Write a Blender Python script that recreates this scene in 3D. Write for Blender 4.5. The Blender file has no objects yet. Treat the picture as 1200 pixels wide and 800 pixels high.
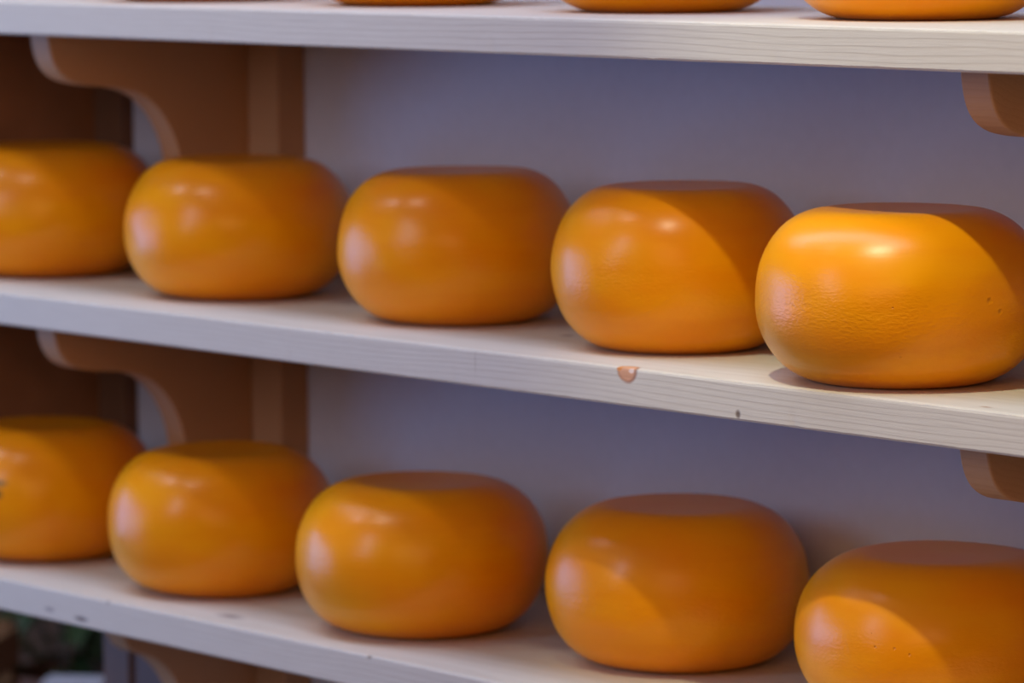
import bpy, bmesh, math, random
from mathutils import Vector, Matrix, noise
random.seed(7)
C = bpy.context.scene.collection

# ------------------------------------------------------------------ dimensions (metres)
X0 = 3.7                      # shift along the shelves so the scene is centred
CAM_Z, CAM_Y = 1.55, -2.9153
TOP = [CAM_Z - .13905 - .354*k for k in range(3)]      # shelf top heights
TH = .0396                    # board thickness
WALL = .42                    # wall plane
XL, XR = -4.69 + X0, -1.15 + X0

# ------------------------------------------------------------------ helpers
def tag(o, label=None, cat=None, group=None, kind=None):
    for k, v in (('label', label), ('category', cat), ('group', group), ('kind', kind)):
        if v: o[k] = v
    return o

def link(name, bm, mat, parent=None, smooth=False, loc=None):
    me = bpy.data.meshes.new(name)
    bmesh.ops.recalc_face_normals(bm, faces=bm.faces)
    bm.to_mesh(me); bm.free()
    if smooth:
        for p in me.polygons: p.use_smooth = True
    o = bpy.data.objects.new(name, me); C.objects.link(o)
    me.materials.append(mat)
    if loc: o.location = loc
    if parent: o.parent = parent
    return o

def box(bm, x0, x1, y0, y1, z0, z1):
    vs = [bm.verts.new((x, y, z)) for x in (x0, x1) for y in (y0, y1) for z in (z0, z1)]
    for f in ((0,1,3,2),(4,6,7,5),(0,4,5,1),(2,3,7,6),(0,2,6,4),(1,5,7,3)):
        bm.faces.new([vs[i] for i in f])

def prism(bm, pts, axis, a0, a1):
    """polygon extruded along an axis; pts are (u,v)"""
    def P(u, v, a):
        return {'x': (a, u, v), 'y': (u, a, v), 'z': (u, v, a)}[axis]
    A = [bm.verts.new(P(u, v, a0)) for u, v in pts]
    B = [bm.verts.new(P(u, v, a1)) for u, v in pts]
    bm.faces.new(A); bm.faces.new(B[::-1])
    n = len(pts)
    for i in range(n):
        bm.faces.new((A[i], A[(i+1) % n], B[(i+1) % n], B[i]))

def bevel(o, w, seg=2):
    m = o.modifiers.new('bevel', 'BEVEL'); m.width = w; m.segments = seg
    m.limit_method = 'ANGLE'; m.angle_limit = math.radians(40)

# ------------------------------------------------------------------ materials
def new_mat(name):
    m = bpy.data.materials.new(name); m.use_nodes = True
    nt = m.node_tree; b = nt.nodes['Principled BSDF']
    return m, nt, b

class N:
    def __init__(s, nt): s.nt = nt
    def n(s, t, **kw):
        nd = s.nt.nodes.new(t)
        for k, v in kw.items():
            if k in nd.inputs: nd.inputs[k].default_value = v
            else: setattr(nd, k, v)
        return nd
    def l(s, a, b): s.nt.links.new(a, b)
    def math(s, op, a, b=None, c=None):
        nd = s.nt.nodes.new('ShaderNodeMath'); nd.operation = op
        for i, v in enumerate((a, b, c)):
            if v is None: continue
            if isinstance(v, (int, float)): nd.inputs[i].default_value = v
            else: s.l(v, nd.inputs[i])
        return nd.outputs[0]
    def mix(s, fac, a, b, mode='MIX'):
        nd = s.nt.nodes.new('ShaderNodeMix'); nd.data_type = 'RGBA'; nd.blend_type = mode
        for i, v in ((0, fac), (6, a), (7, b)):
            if isinstance(v, (int, float)): nd.inputs[i].default_value = v
            elif isinstance(v, tuple): nd.inputs[i].default_value = v if len(v) == 4 else v + (1,)
            else: s.l(v, nd.inputs[i])
        return nd.outputs[2]
    def ramp(s, v, stops):
        nd = s.nt.nodes.new('ShaderNodeValToRGB')
        e = nd.color_ramp.elements
        while len(e) < len(stops): e.new(.5)
        for i, (p, c) in enumerate(stops):
            e[i].position = p; e[i].color = c if isinstance(c, tuple) and len(c) == 4 else ((c,)*3 + (1,) if not isinstance(c, tuple) else c + (1,))
        s.l(v, nd.inputs[0]); return nd.outputs[0]
    def coords(s, scale, rot=(0,0,0), loc=(0,0,0)):
        tc = s.nt.nodes.new('ShaderNodeTexCoord'); mp = s.nt.nodes.new('ShaderNodeMapping')
        mp.inputs['Scale'].default_value = scale; mp.inputs['Rotation'].default_value = rot
        mp.inputs['Location'].default_value = loc
        s.l(tc.outputs['Object'], mp.inputs[0]); return mp.outputs[0]
    def spot(s, p, r, soft, rag=.6):
        """1 inside a blob of semi-axes r around the object-space point p"""
        v = s.coords((1/r[0], 1/r[1], 1/r[2]), loc=(-p[0]/r[0], -p[1]/r[1], -p[2]/r[2]))
        nz = s.n('ShaderNodeTexNoise', Scale=1.1, Detail=2)
        s.l(v, nz.inputs['Vector'])
        ln = s.n('ShaderNodeVectorMath', operation='LENGTH'); s.l(v, ln.inputs[0])
        d = s.math('ADD', ln.outputs['Value'], s.math('MULTIPLY', s.math('SUBTRACT', nz.outputs[0], .5), rag))
        return s.math('SMOOTH_MIN', s.math('MAXIMUM', s.math('DIVIDE', s.math('SUBTRACT', 1.0, d), soft), 0), 1.0, .1)

def pine(name, light, dark, marks=(), seed=0., rough=.62):
    """light softwood with its grain along x; marks: (point, semi-axes, colour, softness)"""
    m, nt, b = new_mat(name); k = N(nt)
    # growth rings: distorted layers, long along x
    warp = k.n('ShaderNodeTexNoise', Scale=1, Detail=3)
    k.l(k.coords((1.6, 9, 9), loc=(seed, seed*2, 0)), warp.inputs['Vector'])
    tc = k.n('ShaderNodeTexCoord')
    sep = k.n('ShaderNodeSeparateXYZ'); k.l(tc.outputs['Object'], sep.inputs[0])
    ring = k.math('ADD', k.math('ADD', k.math('MULTIPLY', sep.outputs['Z'], 150.), k.math('MULTIPLY', sep.outputs['Y'], 38.)),
                  k.math('MULTIPLY', warp.outputs[0], 5.))
    saw = k.math('FRACT', ring)
    line = k.ramp(saw, [(0, 0.), (.5, .2), (.85, .8), (1, 0.)])
    fine = k.n('ShaderNodeTexNoise', Scale=1, Detail=4, Roughness=.7)
    k.l(k.coords((14, 420, 420), loc=(seed, 0, 0)), fine.inputs['Vector'])
    big = k.n('ShaderNodeTexNoise', Scale=1, Detail=2)
    k.l(k.coords((2.5, 8, 14), loc=(seed*3, 0, 1)), big.inputs['Vector'])
    col = k.mix(k.math('MULTIPLY', line, k.ramp(big.outputs[0], [(.3, .10), (.7, .50)])), light, dark)
    col = k.mix(k.math('MULTIPLY', k.ramp(fine.outputs[0], [(.35, 0.), (.75, 1.)]), .30), col, dark)
    h = k.math('ADD', k.math('MULTIPLY', fine.outputs[0], .6), k.math('MULTIPLY', line, -.35))
    rs = k.n('ShaderNodeTexNoise', Scale=900, Detail=3); k.l(tc.outputs['Object'], rs.inputs['Vector'])
    h = k.math('ADD', h, k.math('MULTIPLY', rs.outputs[0], .5))
    for p, r, c, soft in marks:
        sp = k.spot(p, r, soft, .25); col = k.mix(sp, col, c)
        h = k.math('SUBTRACT', h, k.math('MULTIPLY', sp, .8))
    k.l(col, b.inputs['Base Color'])
    bp = k.n('ShaderNodeBump', Strength=.35, Distance=.0012); k.l(h, bp.inputs['Height'])
    k.l(bp.outputs[0], b.inputs['Normal'])
    b.inputs['Roughness'].default_value = rough
    b.inputs['Specular IOR Level'].default_value = .3
    return m

def wax(name, pits=(), marks=(), ridge=.35, seed=0., texture=.5):
    m, nt, b = new_mat(name); k = N(nt)
    tc = k.n('ShaderNodeTexCoord')
    big = k.n('ShaderNodeTexNoise', Scale=9, Detail=3)
    k.l(k.coords((1, 1, 2.2), loc=(seed, seed, 0)), big.inputs['Vector'])
    band = k.n('ShaderNodeTexNoise', Scale=1, Detail=3)
    k.l(k.coords((3, 3, 42), loc=(seed, 0, 0)), band.inputs['Vector'])
    base = k.mix(k.ramp(big.outputs[0], [(.35, 0.), (.7, 1.)]), (.95, .37, .0008), (.93, .30, .0008))
    base = k.mix(k.math('MULTIPLY', k.ramp(band.outputs[0], [(.45, 0.), (.75, 1.)]), .35), base, (.86, .26, .0015))
    # pebbly skin: stretched wrinkles round the waist, low bumps elsewhere
    wr = k.n('ShaderNodeTexNoise', Scale=1, Detail=3, Roughness=.55)
    k.l(k.coords((185, 185, 400), loc=(seed, 0, 0)), wr.inputs['Vector'])
    sep = k.n('ShaderNodeSeparateXYZ'); k.l(tc.outputs['Object'], sep.inputs[0])
    waist = k.math('MAXIMUM', k.math('SUBTRACT', 1.0, k.math('MULTIPLY', k.math('ABSOLUTE', k.math('SUBTRACT', sep.outputs['Z'], .072)), 17.)), .10)
    patch = k.n('ShaderNodeTexNoise', Scale=14, Detail=1); k.l(tc.outputs['Object'], patch.inputs['Vector'])
    h = k.math('MULTIPLY', k.math('MULTIPLY', wr.outputs[0], waist), k.math('MULTIPLY', k.ramp(patch.outputs[0], [(.35, .4), (.65, 1.)]), texture))
    h = k.math('ADD', h, k.math('MULTIPLY', band.outputs[0], ridge))
    h = k.math('ADD', h, k.math('MULTIPLY', big.outputs[0], .5))
    for p, r in pits:
        sp = k.spot(p, (r, r, r), .7); h = k.math('SUBTRACT', h, k.math('MULTIPLY', sp, 1.1))
        base = k.mix(k.math('MULTIPLY', sp, .25), base, (.35, .09, .002))
    for p, r, c, soft in marks:
        base = k.mix(k.math('MULTIPLY', k.spot(p, r, soft), .85), base, c)
    k.l(base, b.inputs['Base Color'])
    bp = k.n('ShaderNodeBump', Strength=.55, Distance=.0016); k.l(h, bp.inputs['Height'])
    k.l(bp.outputs[0], b.inputs['Normal'])
    b.inputs['Roughness'].default_value = .30
    b.inputs['IOR'].default_value = 1.48
    b.inputs['Specular IOR Level'].default_value = .30
    b.inputs['Subsurface Weight'].default_value = .0
    return m

def plain(name, col, rough=.6, scale=30, amt=.12, bump=.2):
    m, nt, b = new_mat(name); k = N(nt)
    nz = k.n('ShaderNodeTexNoise', Scale=scale, Detail=4)
    tc = k.n('ShaderNodeTexCoord'); k.l(tc.outputs['Object'], nz.inputs['Vector'])
    k.l(k.mix(nz.outputs[0], tuple(c*(1-amt) for c in col), tuple(min(1, c*(1+amt)) for c in col)), b.inputs['Base Color'])
    bp = k.n('ShaderNodeBump', Strength=bump, Distance=.002); k.l(nz.outputs[0], bp.inputs['Height'])
    k.l(bp.outputs[0], b.inputs['Normal']); b.inputs['Roughness'].default_value = rough
    return m

LIGHT_PINE, DARK_PINE = (.66, .60, .50), (.50, .42, .32)
M_wall = plain('plaster', (.62, .62, .68), .85, 60, .05)
M_floor = plain('concrete_floor', (.22, .18, .15), .6, 12, .2)
M_ceiling = plain('ceiling_paint', (.45, .42, .40), .9, 20, .05)
M_brown = plain('stained_panel', (.32, .15, .065), .6, 20, .25)
M_bracket = pine('bracket_pine', (.50, .28, .14), (.40, .20, .09), seed=4.)

# ------------------------------------------------------------------ the setting
bm = bmesh.new(); box(bm, -4.5, 4.5, -4.5, 4.0, -.06, 0)
tag(link('floor', bm, M_floor), kind='structure')
bm = bmesh.new(); box(bm, XL, 4.5, WALL, WALL+.12, 0, 3.3)
tag(link('wall_back', bm, M_wall), kind='structure')
bm = bmesh.new(); box(bm, -4.5, 4.5, -4.5, 4.0, 3.3, 3.36)
tag(link('ceiling', bm, M_ceiling), kind='structure')
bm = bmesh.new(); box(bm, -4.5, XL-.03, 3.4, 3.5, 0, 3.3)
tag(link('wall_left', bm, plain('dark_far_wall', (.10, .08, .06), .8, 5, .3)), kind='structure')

# ------------------------------------------------------------------ upright posts on the wall
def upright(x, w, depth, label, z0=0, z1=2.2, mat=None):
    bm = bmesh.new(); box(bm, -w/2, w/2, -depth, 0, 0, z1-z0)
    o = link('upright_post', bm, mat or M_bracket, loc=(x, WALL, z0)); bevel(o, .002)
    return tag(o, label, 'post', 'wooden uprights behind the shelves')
BX = [-4.3386 + X0, -2.7812 + X0]            # bracket centre planes
POST_W, POST_D = .158, .0443
upright(BX[0], POST_W, POST_D, 'brown wooden upright on the wall behind the left S-shaped shelf brackets')
upright(BX[1], POST_W, POST_D, 'brown wooden upright on the wall behind the right-hand shelf brackets')
END_X, END_W, END_D = -4.660 + X0, .060, .022
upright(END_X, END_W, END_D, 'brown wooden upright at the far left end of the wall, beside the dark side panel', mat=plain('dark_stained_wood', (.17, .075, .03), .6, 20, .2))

# dark board added between the left uprights, standing in for shade on the wall
xa, xb = END_X+END_W/2+.0005, BX[0]-POST_W/2-.0005
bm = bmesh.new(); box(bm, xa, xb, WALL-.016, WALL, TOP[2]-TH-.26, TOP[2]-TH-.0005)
o = link('shade_board', bm, plain('shade_board_brown', (.15, .07, .035), .6, 20, .2)); bevel(o, .0015)
tag(o, 'dark board added as wall shade under the left end of the bottom shelf', 'board')

# side panel closing the shelves at the left end
bm = bmesh.new(); box(bm, -.012, .012, -.36, 0, 0, 2.2-(TOP[2]-TH))
o = link('side_panel', bm, M_brown, loc=(XL-.012, WALL-.0, TOP[2]-TH)); bevel(o, .002)
tag(o, 'dark brown side panel closing the shelves at their left end', 'panel')

# ------------------------------------------------------------------ shelf boards
notches = [(BX[0]-POST_W/2, BX[0]+POST_W/2, POST_D), (BX[1]-POST_W/2, BX[1]+POST_W/2, POST_D), (END_X-END_W/2, END_X+END_W/2, END_D)]
def board(k, label, marks):
    ztop = TOP[k]
    L = XR - XL; cx = (XL+XR)/2
    g = .0012
    # outline, seen from above; the front edge is subdivided so that it can be slightly worn
    back = [(XR, WALL-.001)]
    for a, b, dp in sorted(notches, reverse=True):
        a, b = max(a-g, XL), b+g
        back += [(b, WALL-.001), (b, WALL-dp-g), (a, WALL-dp-g)]
        if a > XL: back.append((a, WALL-.001))
    n = 420
    xs = [XL + L*i/n for i in range(n+1)]
    def wear(x, s, amp):
        v = noise.noise(Vector((x*23+k*9, s, 0)))*.5 + noise.noise(Vector((x*90, s, k)))*.3
        chip = max(0, noise.noise(Vector((x*45, s*3+5, k*7)))-.42)*2.2
        return (v*.35 + chip)*amp
    bm = bmesh.new()
    c = .0022                                   # eased arris
    rows = []
    for dy, dz, s in ((c*2.2, 0, 1.), (.0007, -c*.6, 2.), (0, -c*1.6, 3.), (0, -TH/2, 4.), (0, -TH+c, 5.), (c*.8, -TH, 6.)):
        rows.append([bm.verts.new((x-cx, dy + (wear(x, s, .0010) if s != 4. else 0), dz + (wear(x, s+9, .0011) if s in (2., 5.) else 0) + (-wear(x, 3.3, .0012) if s in(5.,) else 0))) for x in xs])
    for a, b in zip(rows, rows[1:]):
        for i in range(n): bm.faces.new((a[i], a[i+1], b[i+1], b[i]))
    T = [bm.verts.new((x-cx, y, 0)) for x, y in back]
    B = [bm.verts.new((x-cx, y, -TH)) for x, y in back]
    bm.faces.new(rows[0] + T)
    bm.faces.new((rows[-1] + B)[::-1])
    for i in range(len(back)-1): bm.faces.new((T[i], T[i+1], B[i+1], B[i]))
    bm.faces.new([r[-1] for r in rows] + [B[0], T[0]])
    bm.faces.new([T[-1], B[-1]] + [r[0] for r in rows[::-1]])
    mk = [((x+X0-cx, y, z), r, c_, s) for (x, y, z), r, c_, s in marks]
    m = pine('shelf_pine_%d' % k, LIGHT_PINE, DARK_PINE, mk, seed=k*5.3+1)
    bmesh.ops.triangulate(bm, faces=[f for f in bm.faces if len(f.verts) > 4])
    o = link('shelf_board', bm, m, loc=(cx, 0, ztop))
    return tag(o, label, 'shelf', 'pine shelf boards')
DK = (.16, .11, .09); KN = (.55, .22, .09)
board(0, 'pale pine shelf board at the very top, cut off above by the picture edge', [])
board(1, 'pale pine shelf board in the middle, with an orange knot in its front edge', [
    ((-3.196, 0, -.004), (.0165, .016, .0135), (.30, .12, .05), .25),
    ((-3.197, 0, -.0035), (.0145, .016, .0115), (.66, .33, .17), .3),
    ((-3.190, 0, -.003), (.005, .012, .003), (.78, .60, .50), .5), ((-3.208, 0, -.002), (.0050, .012, .003), (.62, .24, .06), .5),
    ((-3.033, 0, -.0335), (.0045, .004, .0055), (.20, .14, .09), .6),
    ((-3.4353, 0, -.014), (.0008, .006, .019), (.38, .30, .22), .8),
    ((-3.4704, .1622, 0), (.012, .010, .003), (.30, .18, .12), .8),
    ((-2.72, .022, 0), (.010, .004, .003), (.35, .2, .12), .8)])
board(2, 'pale pine shelf board at the bottom, dark nicks in its front edge', [
    ((-4.1709, 0, -.0300), (.0185, .006, .0040), DK, .7), ((-4.2371, 0, -.0265), (.014, .006, .004), (.28, .22, .2), .9),
    ((-4.115, 0, -.002), (.004, .004, .004), (.22, .14, .1), .9),
    ((-3.9254, .0393, 0), (.028, .012, .004), (.24, .18, .16), .9),
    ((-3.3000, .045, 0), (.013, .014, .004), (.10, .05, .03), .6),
    ((-3.62, 0, -.002), (.006, .004, .003), (.25, .18, .12), .7)])

# ------------------------------------------------------------------ S-shaped brackets
prof = [(.0690, 0), (.0700, -.012), (.0740, -.030), (.0800, -.0430), (.0900, -.0540), (.1040, -.0615), (.1200, -.0655), (.1400, -.0685),
        (.1680, -.0705), (.1850, -.0735), (.2020, -.0780), (.2180, -.0860), (.2320, -.0975), (.2440, -.1110), (.2550, -.1290),
        (.2630, -.1480), (.2685, -.1700), (.2700, -.1950), (.2700, -.2350), (.2760, -.2480), (.2880, -.2540), (WALL-POST_D, -.2540), (WALL-POST_D, 0)]
def smooth_prof(p, a, b, it=2):
    for _ in range(it):
        q = p[:a+1]
        for i in range(a, b):
            q += [tuple(.75*u+.25*v for u, v in zip(p[i], p[i+1])), tuple(.25*u+.75*v for u, v in zip(p[i], p[i+1]))]
        q += p[b:]; b = a + 2*(b-a) + 1; p = q
    return p
prof = smooth_prof(prof, 0, 17, 1)
BT = .0385
short = [(.160, 0), (.161, -.030), (.166, -.050), (.176, -.066)] + [p for p in prof if p[0] > .186 or p[1] < -.1]
short = short[:-1] + [(WALL-POST_D, 0)]
def bracket(x, k, label, pr=None):
    bm = bmesh.new(); prism(bm, pr or prof, 'x', -BT/2, BT/2)
    o = link('shelf_bracket', bm, M_bracket, loc=(x, 0, TOP[k]-TH)); bevel(o, .0025, 2)
    tag(o, label, 'bracket', 'S-shaped wooden shelf brackets')
bracket(BX[0], 0, 'brown S-curved wooden bracket at the left under the top shelf')
bracket(BX[0], 1, 'brown S-curved wooden bracket at the left under the middle shelf')
bracket(BX[0], 2, 'dark brown wooden bracket under the left part of the bottom shelf, mostly hidden', short)
bracket(BX[1], 0, 'wooden bracket under the top shelf at the right picture edge, rounded front end in view')
bracket(BX[1], 1, 'wooden bracket under the middle shelf at the right picture edge, rounded front end in view')

# ------------------------------------------------------------------ cheese wheels
def cheese(x, y, k, R, H, label, group, mat, seed, rf=.50, p=.96, tilt=0.):
    bm = bmesh.new(); nr, ns = 56, 160
    rings = []
    def P(r, z, a):
        d = Vector((math.cos(a), math.sin(a), (z/H-.5)*1.6))
        w = noise.noise(d*1.1 + Vector((seed, 0, 0)))*.0035 + noise.noise(d*2.9 + Vector((0, seed, 0)))*.0010
        s = r/R
        zz = z + (noise.noise(Vector((r*8*math.cos(a), r*8*math.sin(a), seed)))*.0015 + tilt*r*math.cos(a))*max(0, (z/H-.5)*2)
        return ((r+w*s)*math.cos(a), (r+w*s)*math.sin(a), zz)
    prof_ = []
    for i in range(1, 7): prof_.append((R*rf*i/7, 0))
    for i in range(nr+1):
        t = -math.pi/2 + math.pi*i/nr
        s, c = math.sin(t), max(math.cos(t), 0)
        rr = R*(rf+(1-rf)*c**p)
        zz = H/2 + H/2*math.copysign(abs(s)**p, s)
        prof_.append((rr, zz))
    for i in range(6, 0, -1): prof_.append((R*rf*i/7, H - .0010*(1-(i/7)**2)))
    for r, z in prof_: rings.append([bm.verts.new(P(r, z, 2*math.pi*j/ns)) for j in range(ns)])
    for a, b in zip(rings, rings[1:]):
        for j in range(ns): bm.faces.new((a[j], a[(j+1) % ns], b[(j+1) % ns], b[j]))
    c0 = bm.verts.new((0, 0, 0)); c1 = bm.verts.new((0, 0, H-.0010))
    for j in range(ns):
        bm.faces.new((c0, rings[0][(j+1) % ns], rings[0][j])); bm.faces.new((c1, rings[-1][j], rings[-1][(j+1) % ns]))
    zmin = min(v.co.z for v in bm.verts)
    for v in bm.verts: v.co.z -= zmin
    o = link('cheese_wheel', bm, mat, smooth=True, loc=(x+X0, y, TOP[k]))
    return tag(o, label, 'cheese', group)

def surf(R, H, az_deg, z):                       # a point on the skin, azimuth from the viewer's side
    a = math.radians(-40.75 + az_deg)
    s = (z-H/2)/(H/2); c = max(0, 1-abs(s)**(2/.96))**.48
    r = R*(.50+.50*c)
    return (r*math.cos(a), r*math.sin(a), z)

GM, GL, GT = 'yellow cheese wheels on the middle shelf', 'yellow cheese wheels on the bottom shelf', 'cheese wheels on the top shelf'
wx = [wax('waxed_rind_%d' % i, seed=i*3.7, ridge=r, texture=t) for i, (r, t) in enumerate(((.3, .35), (1.3, .45), (.5, .8)))]
R5, H5 = .1437, .1706
w5 = wax('waxed_rind_pitted', seed=21., ridge=.3, texture=1.1, pits=[
    (surf(R5, H5, 32, .090), .0042), (surf(R5, H5, 37, .079), .0030), (surf(R5, H5, -8, .086), .0012), (surf(R5, H5, 1, .088), .0012),
    (surf(R5, H5, 17, .110), .0013), (surf(R5, H5, -27, .040), .0012), (surf(R5, H5, -19, .037), .0012), (surf(R5, H5, -5, .038), .0013), (surf(R5, H5, 52, .08), .0016)])
cheese(-4.5115, .1954, 1, .1455, .1638, 'orange cheese wheel at the left end of the middle shelf, cut by the picture edge', GM, wx[0], 1.)
cheese(-4.0958, .1881, 1, .1391, .1654, 'orange cheese wheel standing in front of the S-curved bracket on the middle shelf', GM, wx[0], 2.)
cheese(-3.6866, .1899, 1, .1360, .1701, 'orange cheese wheel halfway along the middle shelf, third from its left end', GM, wx[2], 3.)
cheese(-3.3013, .1709, 1, .1353, .1731, 'orange cheese wheel with a curved shadow line, just above the knot in the middle shelf', GM, wx[2], 4.)
cheese(-2.9282, .1213, 1, R5, H5, 'bright yellow cheese wheel with small pits in its skin, rightmost on the middle shelf', GM, w5, 5.)
RL, HL = .1424, .1660
wl = wax('waxed_rind_smudged', seed=33., ridge=.3, texture=.35, marks=[(surf(RL, HL, -18, .108), (.016, .016, .006), (.16, .13, .05), .8), (surf(RL, HL, -18.5, .094), (.010, .012, .009), (.12, .10, .04), .8)])
cheese(-4.4715, .1567, 2, RL, HL, 'orange cheese wheel with a dark smudge, at the left end of the bottom shelf', GL, wl, 6.)
cheese(-4.0964, .1579, 2, .1378, .1691, 'orange cheese wheel second from the left on the bottom shelf, below the S-curved bracket', GL, wx[0], 7.)
cheese(-3.7190, .1582, 2, .1445, .1695, 'orange cheese wheel with fine rings round its waist, in the middle of the bottom shelf', GL, wx[1], 8.)
cheese(-3.3666, .2299, 2, .1444, .1728, 'large orange cheese wheel set back on the bottom shelf, its shadow on the wall behind', GL, wx[2], 9.)
RB, HB = .1490, .1661
wb = wax('waxed_rind_bubbled', seed=40., ridge=.3, texture=.6, pits=[(surf(RB, HB, -32, .092), .0016), (surf(RB, HB, -24, .092), .0016), (surf(RB, HB, -18, .087), .0016), (surf(RB, HB, -34, .105), .001)])
cheese(-2.9639, .2207, 2, RB, HB, 'cheese wheel rightmost on the bottom shelf, with a bright lit patch on its left side', GL, wb, 10.)
cheese(-4.1400, .1700, 0, .139, .168, 'cheese wheel on the top shelf, leftmost, only a sliver of its underside in view', GT, wx[0], 11.)
cheese(-3.7800, .2100, 0, .139, .168, 'cheese wheel on the top shelf, second from the left, its lower rim in view', GT, wx[0], 12.)
cheese(-3.3800, .2200, 0, .139, .168, 'cheese wheel on the top shelf, third from the left, its lower rim in view', GT, wx[2], 13.)
cheese(-2.9900, .2100, 0, .139, .168, 'cheese wheel on the top shelf, rightmost, the one seen most of that row', GT, wx[2], 14.)

# ------------------------------------------------------------------ things beyond the end of the wall (seen under the bottom shelf)
root = bpy.data.objects.new('potted_plant', None); C.objects.link(root)
root.location = (-6.06+X0, 1.29, 0)
tag(root, 'blurred dark green plant beyond the end of the wall, under the bottom shelf', 'plant')
bm = bmesh.new()
pp = [(.0, 0), (.085, 0), (.10, .16), (.112, .165), (.112, .19), (.098, .19), (.092, .165), (0, .165)]
ring = [[bm.verts.new((r*math.cos(2*math.pi*j/32), r*math.sin(2*math.pi*j/32), z)) for j in range(32)] for r, z in pp if r > 0]
for a, b in zip(ring, ring[1:]):
    for j in range(32): bm.faces.new((a[j], a[(j+1) % 32], b[(j+1) % 32], b[j]))
bm.faces.new(ring[0][::-1]); bm.faces.new(ring[-1])
link('pot', bm, plain('terracotta', (.30, .13, .07), .7), root, smooth=True)
bm = bmesh.new()
for i in range(150):
    a = random.uniform(0, 2*math.pi); h = random.uniform(.18, .50); rr = random.uniform(.03, .19)*(.5+h)
    base = Vector((math.cos(a)*rr, math.sin(a)*rr, h)); L_ = random.uniform(.07, .13); W_ = L_*.42
    dr = Vector((math.cos(a+random.uniform(-.5, .5)), math.sin(a+random.uniform(-.5, .5)), random.uniform(-.2, .7))).normalized()
    sd = dr.cross(Vector((0, 0, 1))).normalized(); up = sd.cross(dr)
    pts = []
    for t, w in ((0, .05), (.3, .85), (.55, 1), (.8, .6), (1, .02)):
        c = base + dr*L_*t - Vector((0, 0, 1))*L_*.45*t*t
        pts.append((bm.verts.new(c - sd*W_*w/2 + up*.004*w), bm.verts.new(c), bm.verts.new(c + sd*W_*w/2 + up*.004*w)))
    for p, q in zip(pts, pts[1:]):
        bm.faces.new((p[0], p[1], q[1], q[0])); bm.faces.new((p[1], p[2], q[2], q[1]))
link('foliage', bm, plain('leaf_green', (.05, .085, .025), .5, 20, .4), root, smooth=True)
bm = bmesh.new()
for i in range(9):
    a = i*.7; tx, ty = .12*math.cos(a), .12*math.sin(a)
    for j in range(5):
        x0, y0, z0, x1, y1, z1 = tx*j/5, ty*j/5, .16+.05*j, tx*(j+1)/5, ty*(j+1)/5, .16+.05*(j+1)
        q0 = [bm.verts.new((x0+.003*math.cos(b), y0+.003*math.sin(b), z0)) for b in (0, 2.1, 4.2)]
        q1 = [bm.verts.new((x1+.003*math.cos(b), y1+.003*math.sin(b), z1)) for b in (0, 2.1, 4.2)]
        for b in range(3): bm.faces.new((q0[b], q0[(b+1) % 3], q1[(b+1) % 3], q1[b]))
link('stem', bm, plain('stem_brown', (.10, .07, .03), .6), root)

# pale carton
root = bpy.data.objects.new('carton', None); C.objects.link(root)
root.location = (-5.24+X0, .735, 0)
root.rotation_euler = (0, 0, .72)
tag(root, 'small pale box seen blurred under the left end of the bottom shelf', 'box')
M_card = plain('white_card', (.62, .60, .62), .6)
bm = bmesh.new(); box(bm, -.045, .045, -.03, .03, 0, .350)
bevel(link('body', bm, M_card, root), .003)
bm = bmesh.new(); box(bm, -.0465, .0465, -.0315, .0315, .350, .3585)
bevel(link('lid', bm, M_card, root), .002)
# brown crate
root = bpy.data.objects.new('wooden_crate', None); C.objects.link(root)
root.location = (-5.575+X0, .65, 0); root.rotation_euler = (0, 0, .72)
tag(root, 'orange-brown wooden crate blurred at the lower left corner', 'crate')
M_crate = pine('crate_wood', (.30, .15, .06), (.2, .09, .03), seed=9.)
for sx in (-1, 1):
    for sy in (-1, 1):
        bm = bmesh.new(); box(bm, sx*.13-.012, sx*.13+.012, sy*.10-.012, sy*.10+.012, 0, .40)
        link('corner_post', bm, M_crate, root)
for i in range(5):
    for sy in (-1, 1):
        bm = bmesh.new(); box(bm, -.142, .142, sy*.117-.005, sy*.117+.005, .01+i*.08, .07+i*.08)
        link('slat', bm, M_crate, root)
    for sx in (-1, 1):
        bm = bmesh.new(); box(bm, sx*.147-.005, sx*.147+.005, -.112, .112, .01+i*.08, .07+i*.08)
        link('slat', bm, M_crate, root)

# ------------------------------------------------------------------ light
def area(name, loc, target, size, sizey, energy, col):
    l = bpy.data.lights.new(name, 'AREA'); l.shape = 'RECTANGLE'; l.size = size; l.size_y = sizey
    l.energy = energy; l.color = col
    o = bpy.data.objects.new(name, l); C.objects.link(o); o.location = loc
    o.rotation_euler = (Vector(target)-Vector(loc)).to_track_quat('-Z', 'Y').to_euler()
def spotl(name, loc, target, energy, col, ang, blend, rad=.03):
    l = bpy.data.lights.new(name, 'SPOT'); l.energy = energy; l.color = col; l.spot_size = math.radians(ang)
    l.spot_blend = blend; l.shadow_soft_size = rad
    o = bpy.data.objects.new(name, l); C.objects.link(o); o.location = loc
    o.rotation_euler = (Vector(target)-Vector(loc)).to_track_quat('-Z', 'Y').to_euler()
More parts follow.
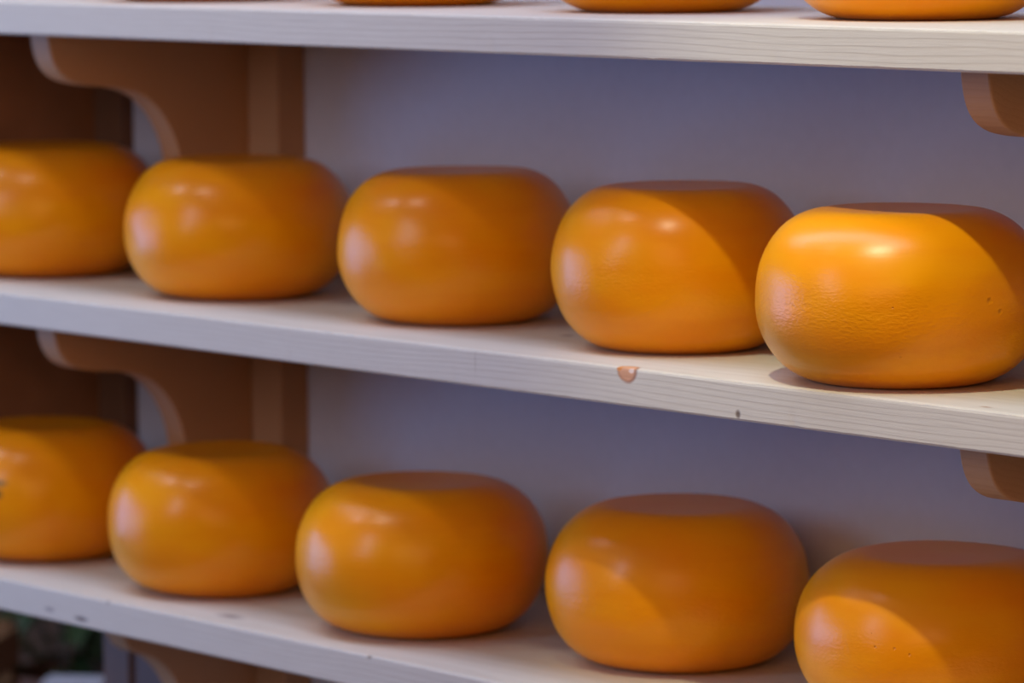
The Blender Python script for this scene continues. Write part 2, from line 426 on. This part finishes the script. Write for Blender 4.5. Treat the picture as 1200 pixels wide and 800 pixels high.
# cool daylight from the shop window, to the left in front of the shelves
area('window_daylight', (-7.2+X0, -2.25, .90), (0+X0, -2.25, .90), 3.0, 1.45, 84, (.19, .42, 1.0))
area('door_daylight', (-4.0+X0, -3.8, 2.4), (-3.7+X0, 0, 1.1), .34, 1.6, 30, (.46, .66, 1.0))
area('skylight', (-4.2+X0, -.48, 3.2), (-4.2+X0, -.25, 1.0), 4.2, .5, 58, (.56, .68, 1.0))
area('interior_light', (-.6+X0, -3.6, 2.3), (-3.6+X0, .2, 1.0), 2.4, 1.6, 42, (1, .48, .20))
# ceiling spots in a row
spotl('ceiling_spot_right', (-2.55+X0, -1.0, 3.08), (-2.88+X0, .10, 1.0), 110, (1, .98, .68), 26, .85)
spotl('ceiling_spot_middle', (-4.0+X0, -1.15, 3.1), (-3.9+X0, .05, .95), 24, (1, .90, .82), 60, 1., .05)
spotl('ceiling_spot_left', (-5.2+X0, -1.3, 3.1), (-4.5+X0, .05, .9), 36, (.86, .86, 1), 60, 1., .06)

w = bpy.data.worlds.new('world'); bpy.context.scene.world = w; w.use_nodes = True
bg = w.node_tree.nodes['Background']; bg.inputs[0].default_value = (1, .44, .22, 1); bg.inputs[1].default_value = .08

# ------------------------------------------------------------------ camera
cam = bpy.data.cameras.new('camera'); co = bpy.data.objects.new('camera', cam); C.objects.link(co)
cam.sensor_width = 36; cam.lens = 150
fw = Vector((-0.75246115, 0.64988392, -0.10701919)); r = Vector((0.6541496, 0.75633767, -0.00645188)); u = Vector((-0.07674967, 0.07486135, 0.99423602))
m = Matrix((r, u, -fw)).transposed().to_4x4(); m.translation = Vector((X0, CAM_Y, CAM_Z))
co.matrix_world = m
cam.clip_end = 60
cam.dof.use_dof = True; cam.dof.focus_distance = 4.12; cam.dof.aperture_fstop = 4.6
sc = bpy.context.scene; sc.camera = co
sc.view_settings.view_transform = 'Standard'; sc.view_settings.look = 'None'
sc.view_settings.exposure = 0; sc.view_settings.gamma = 1; sc.view_settings.use_curve_mapping = False
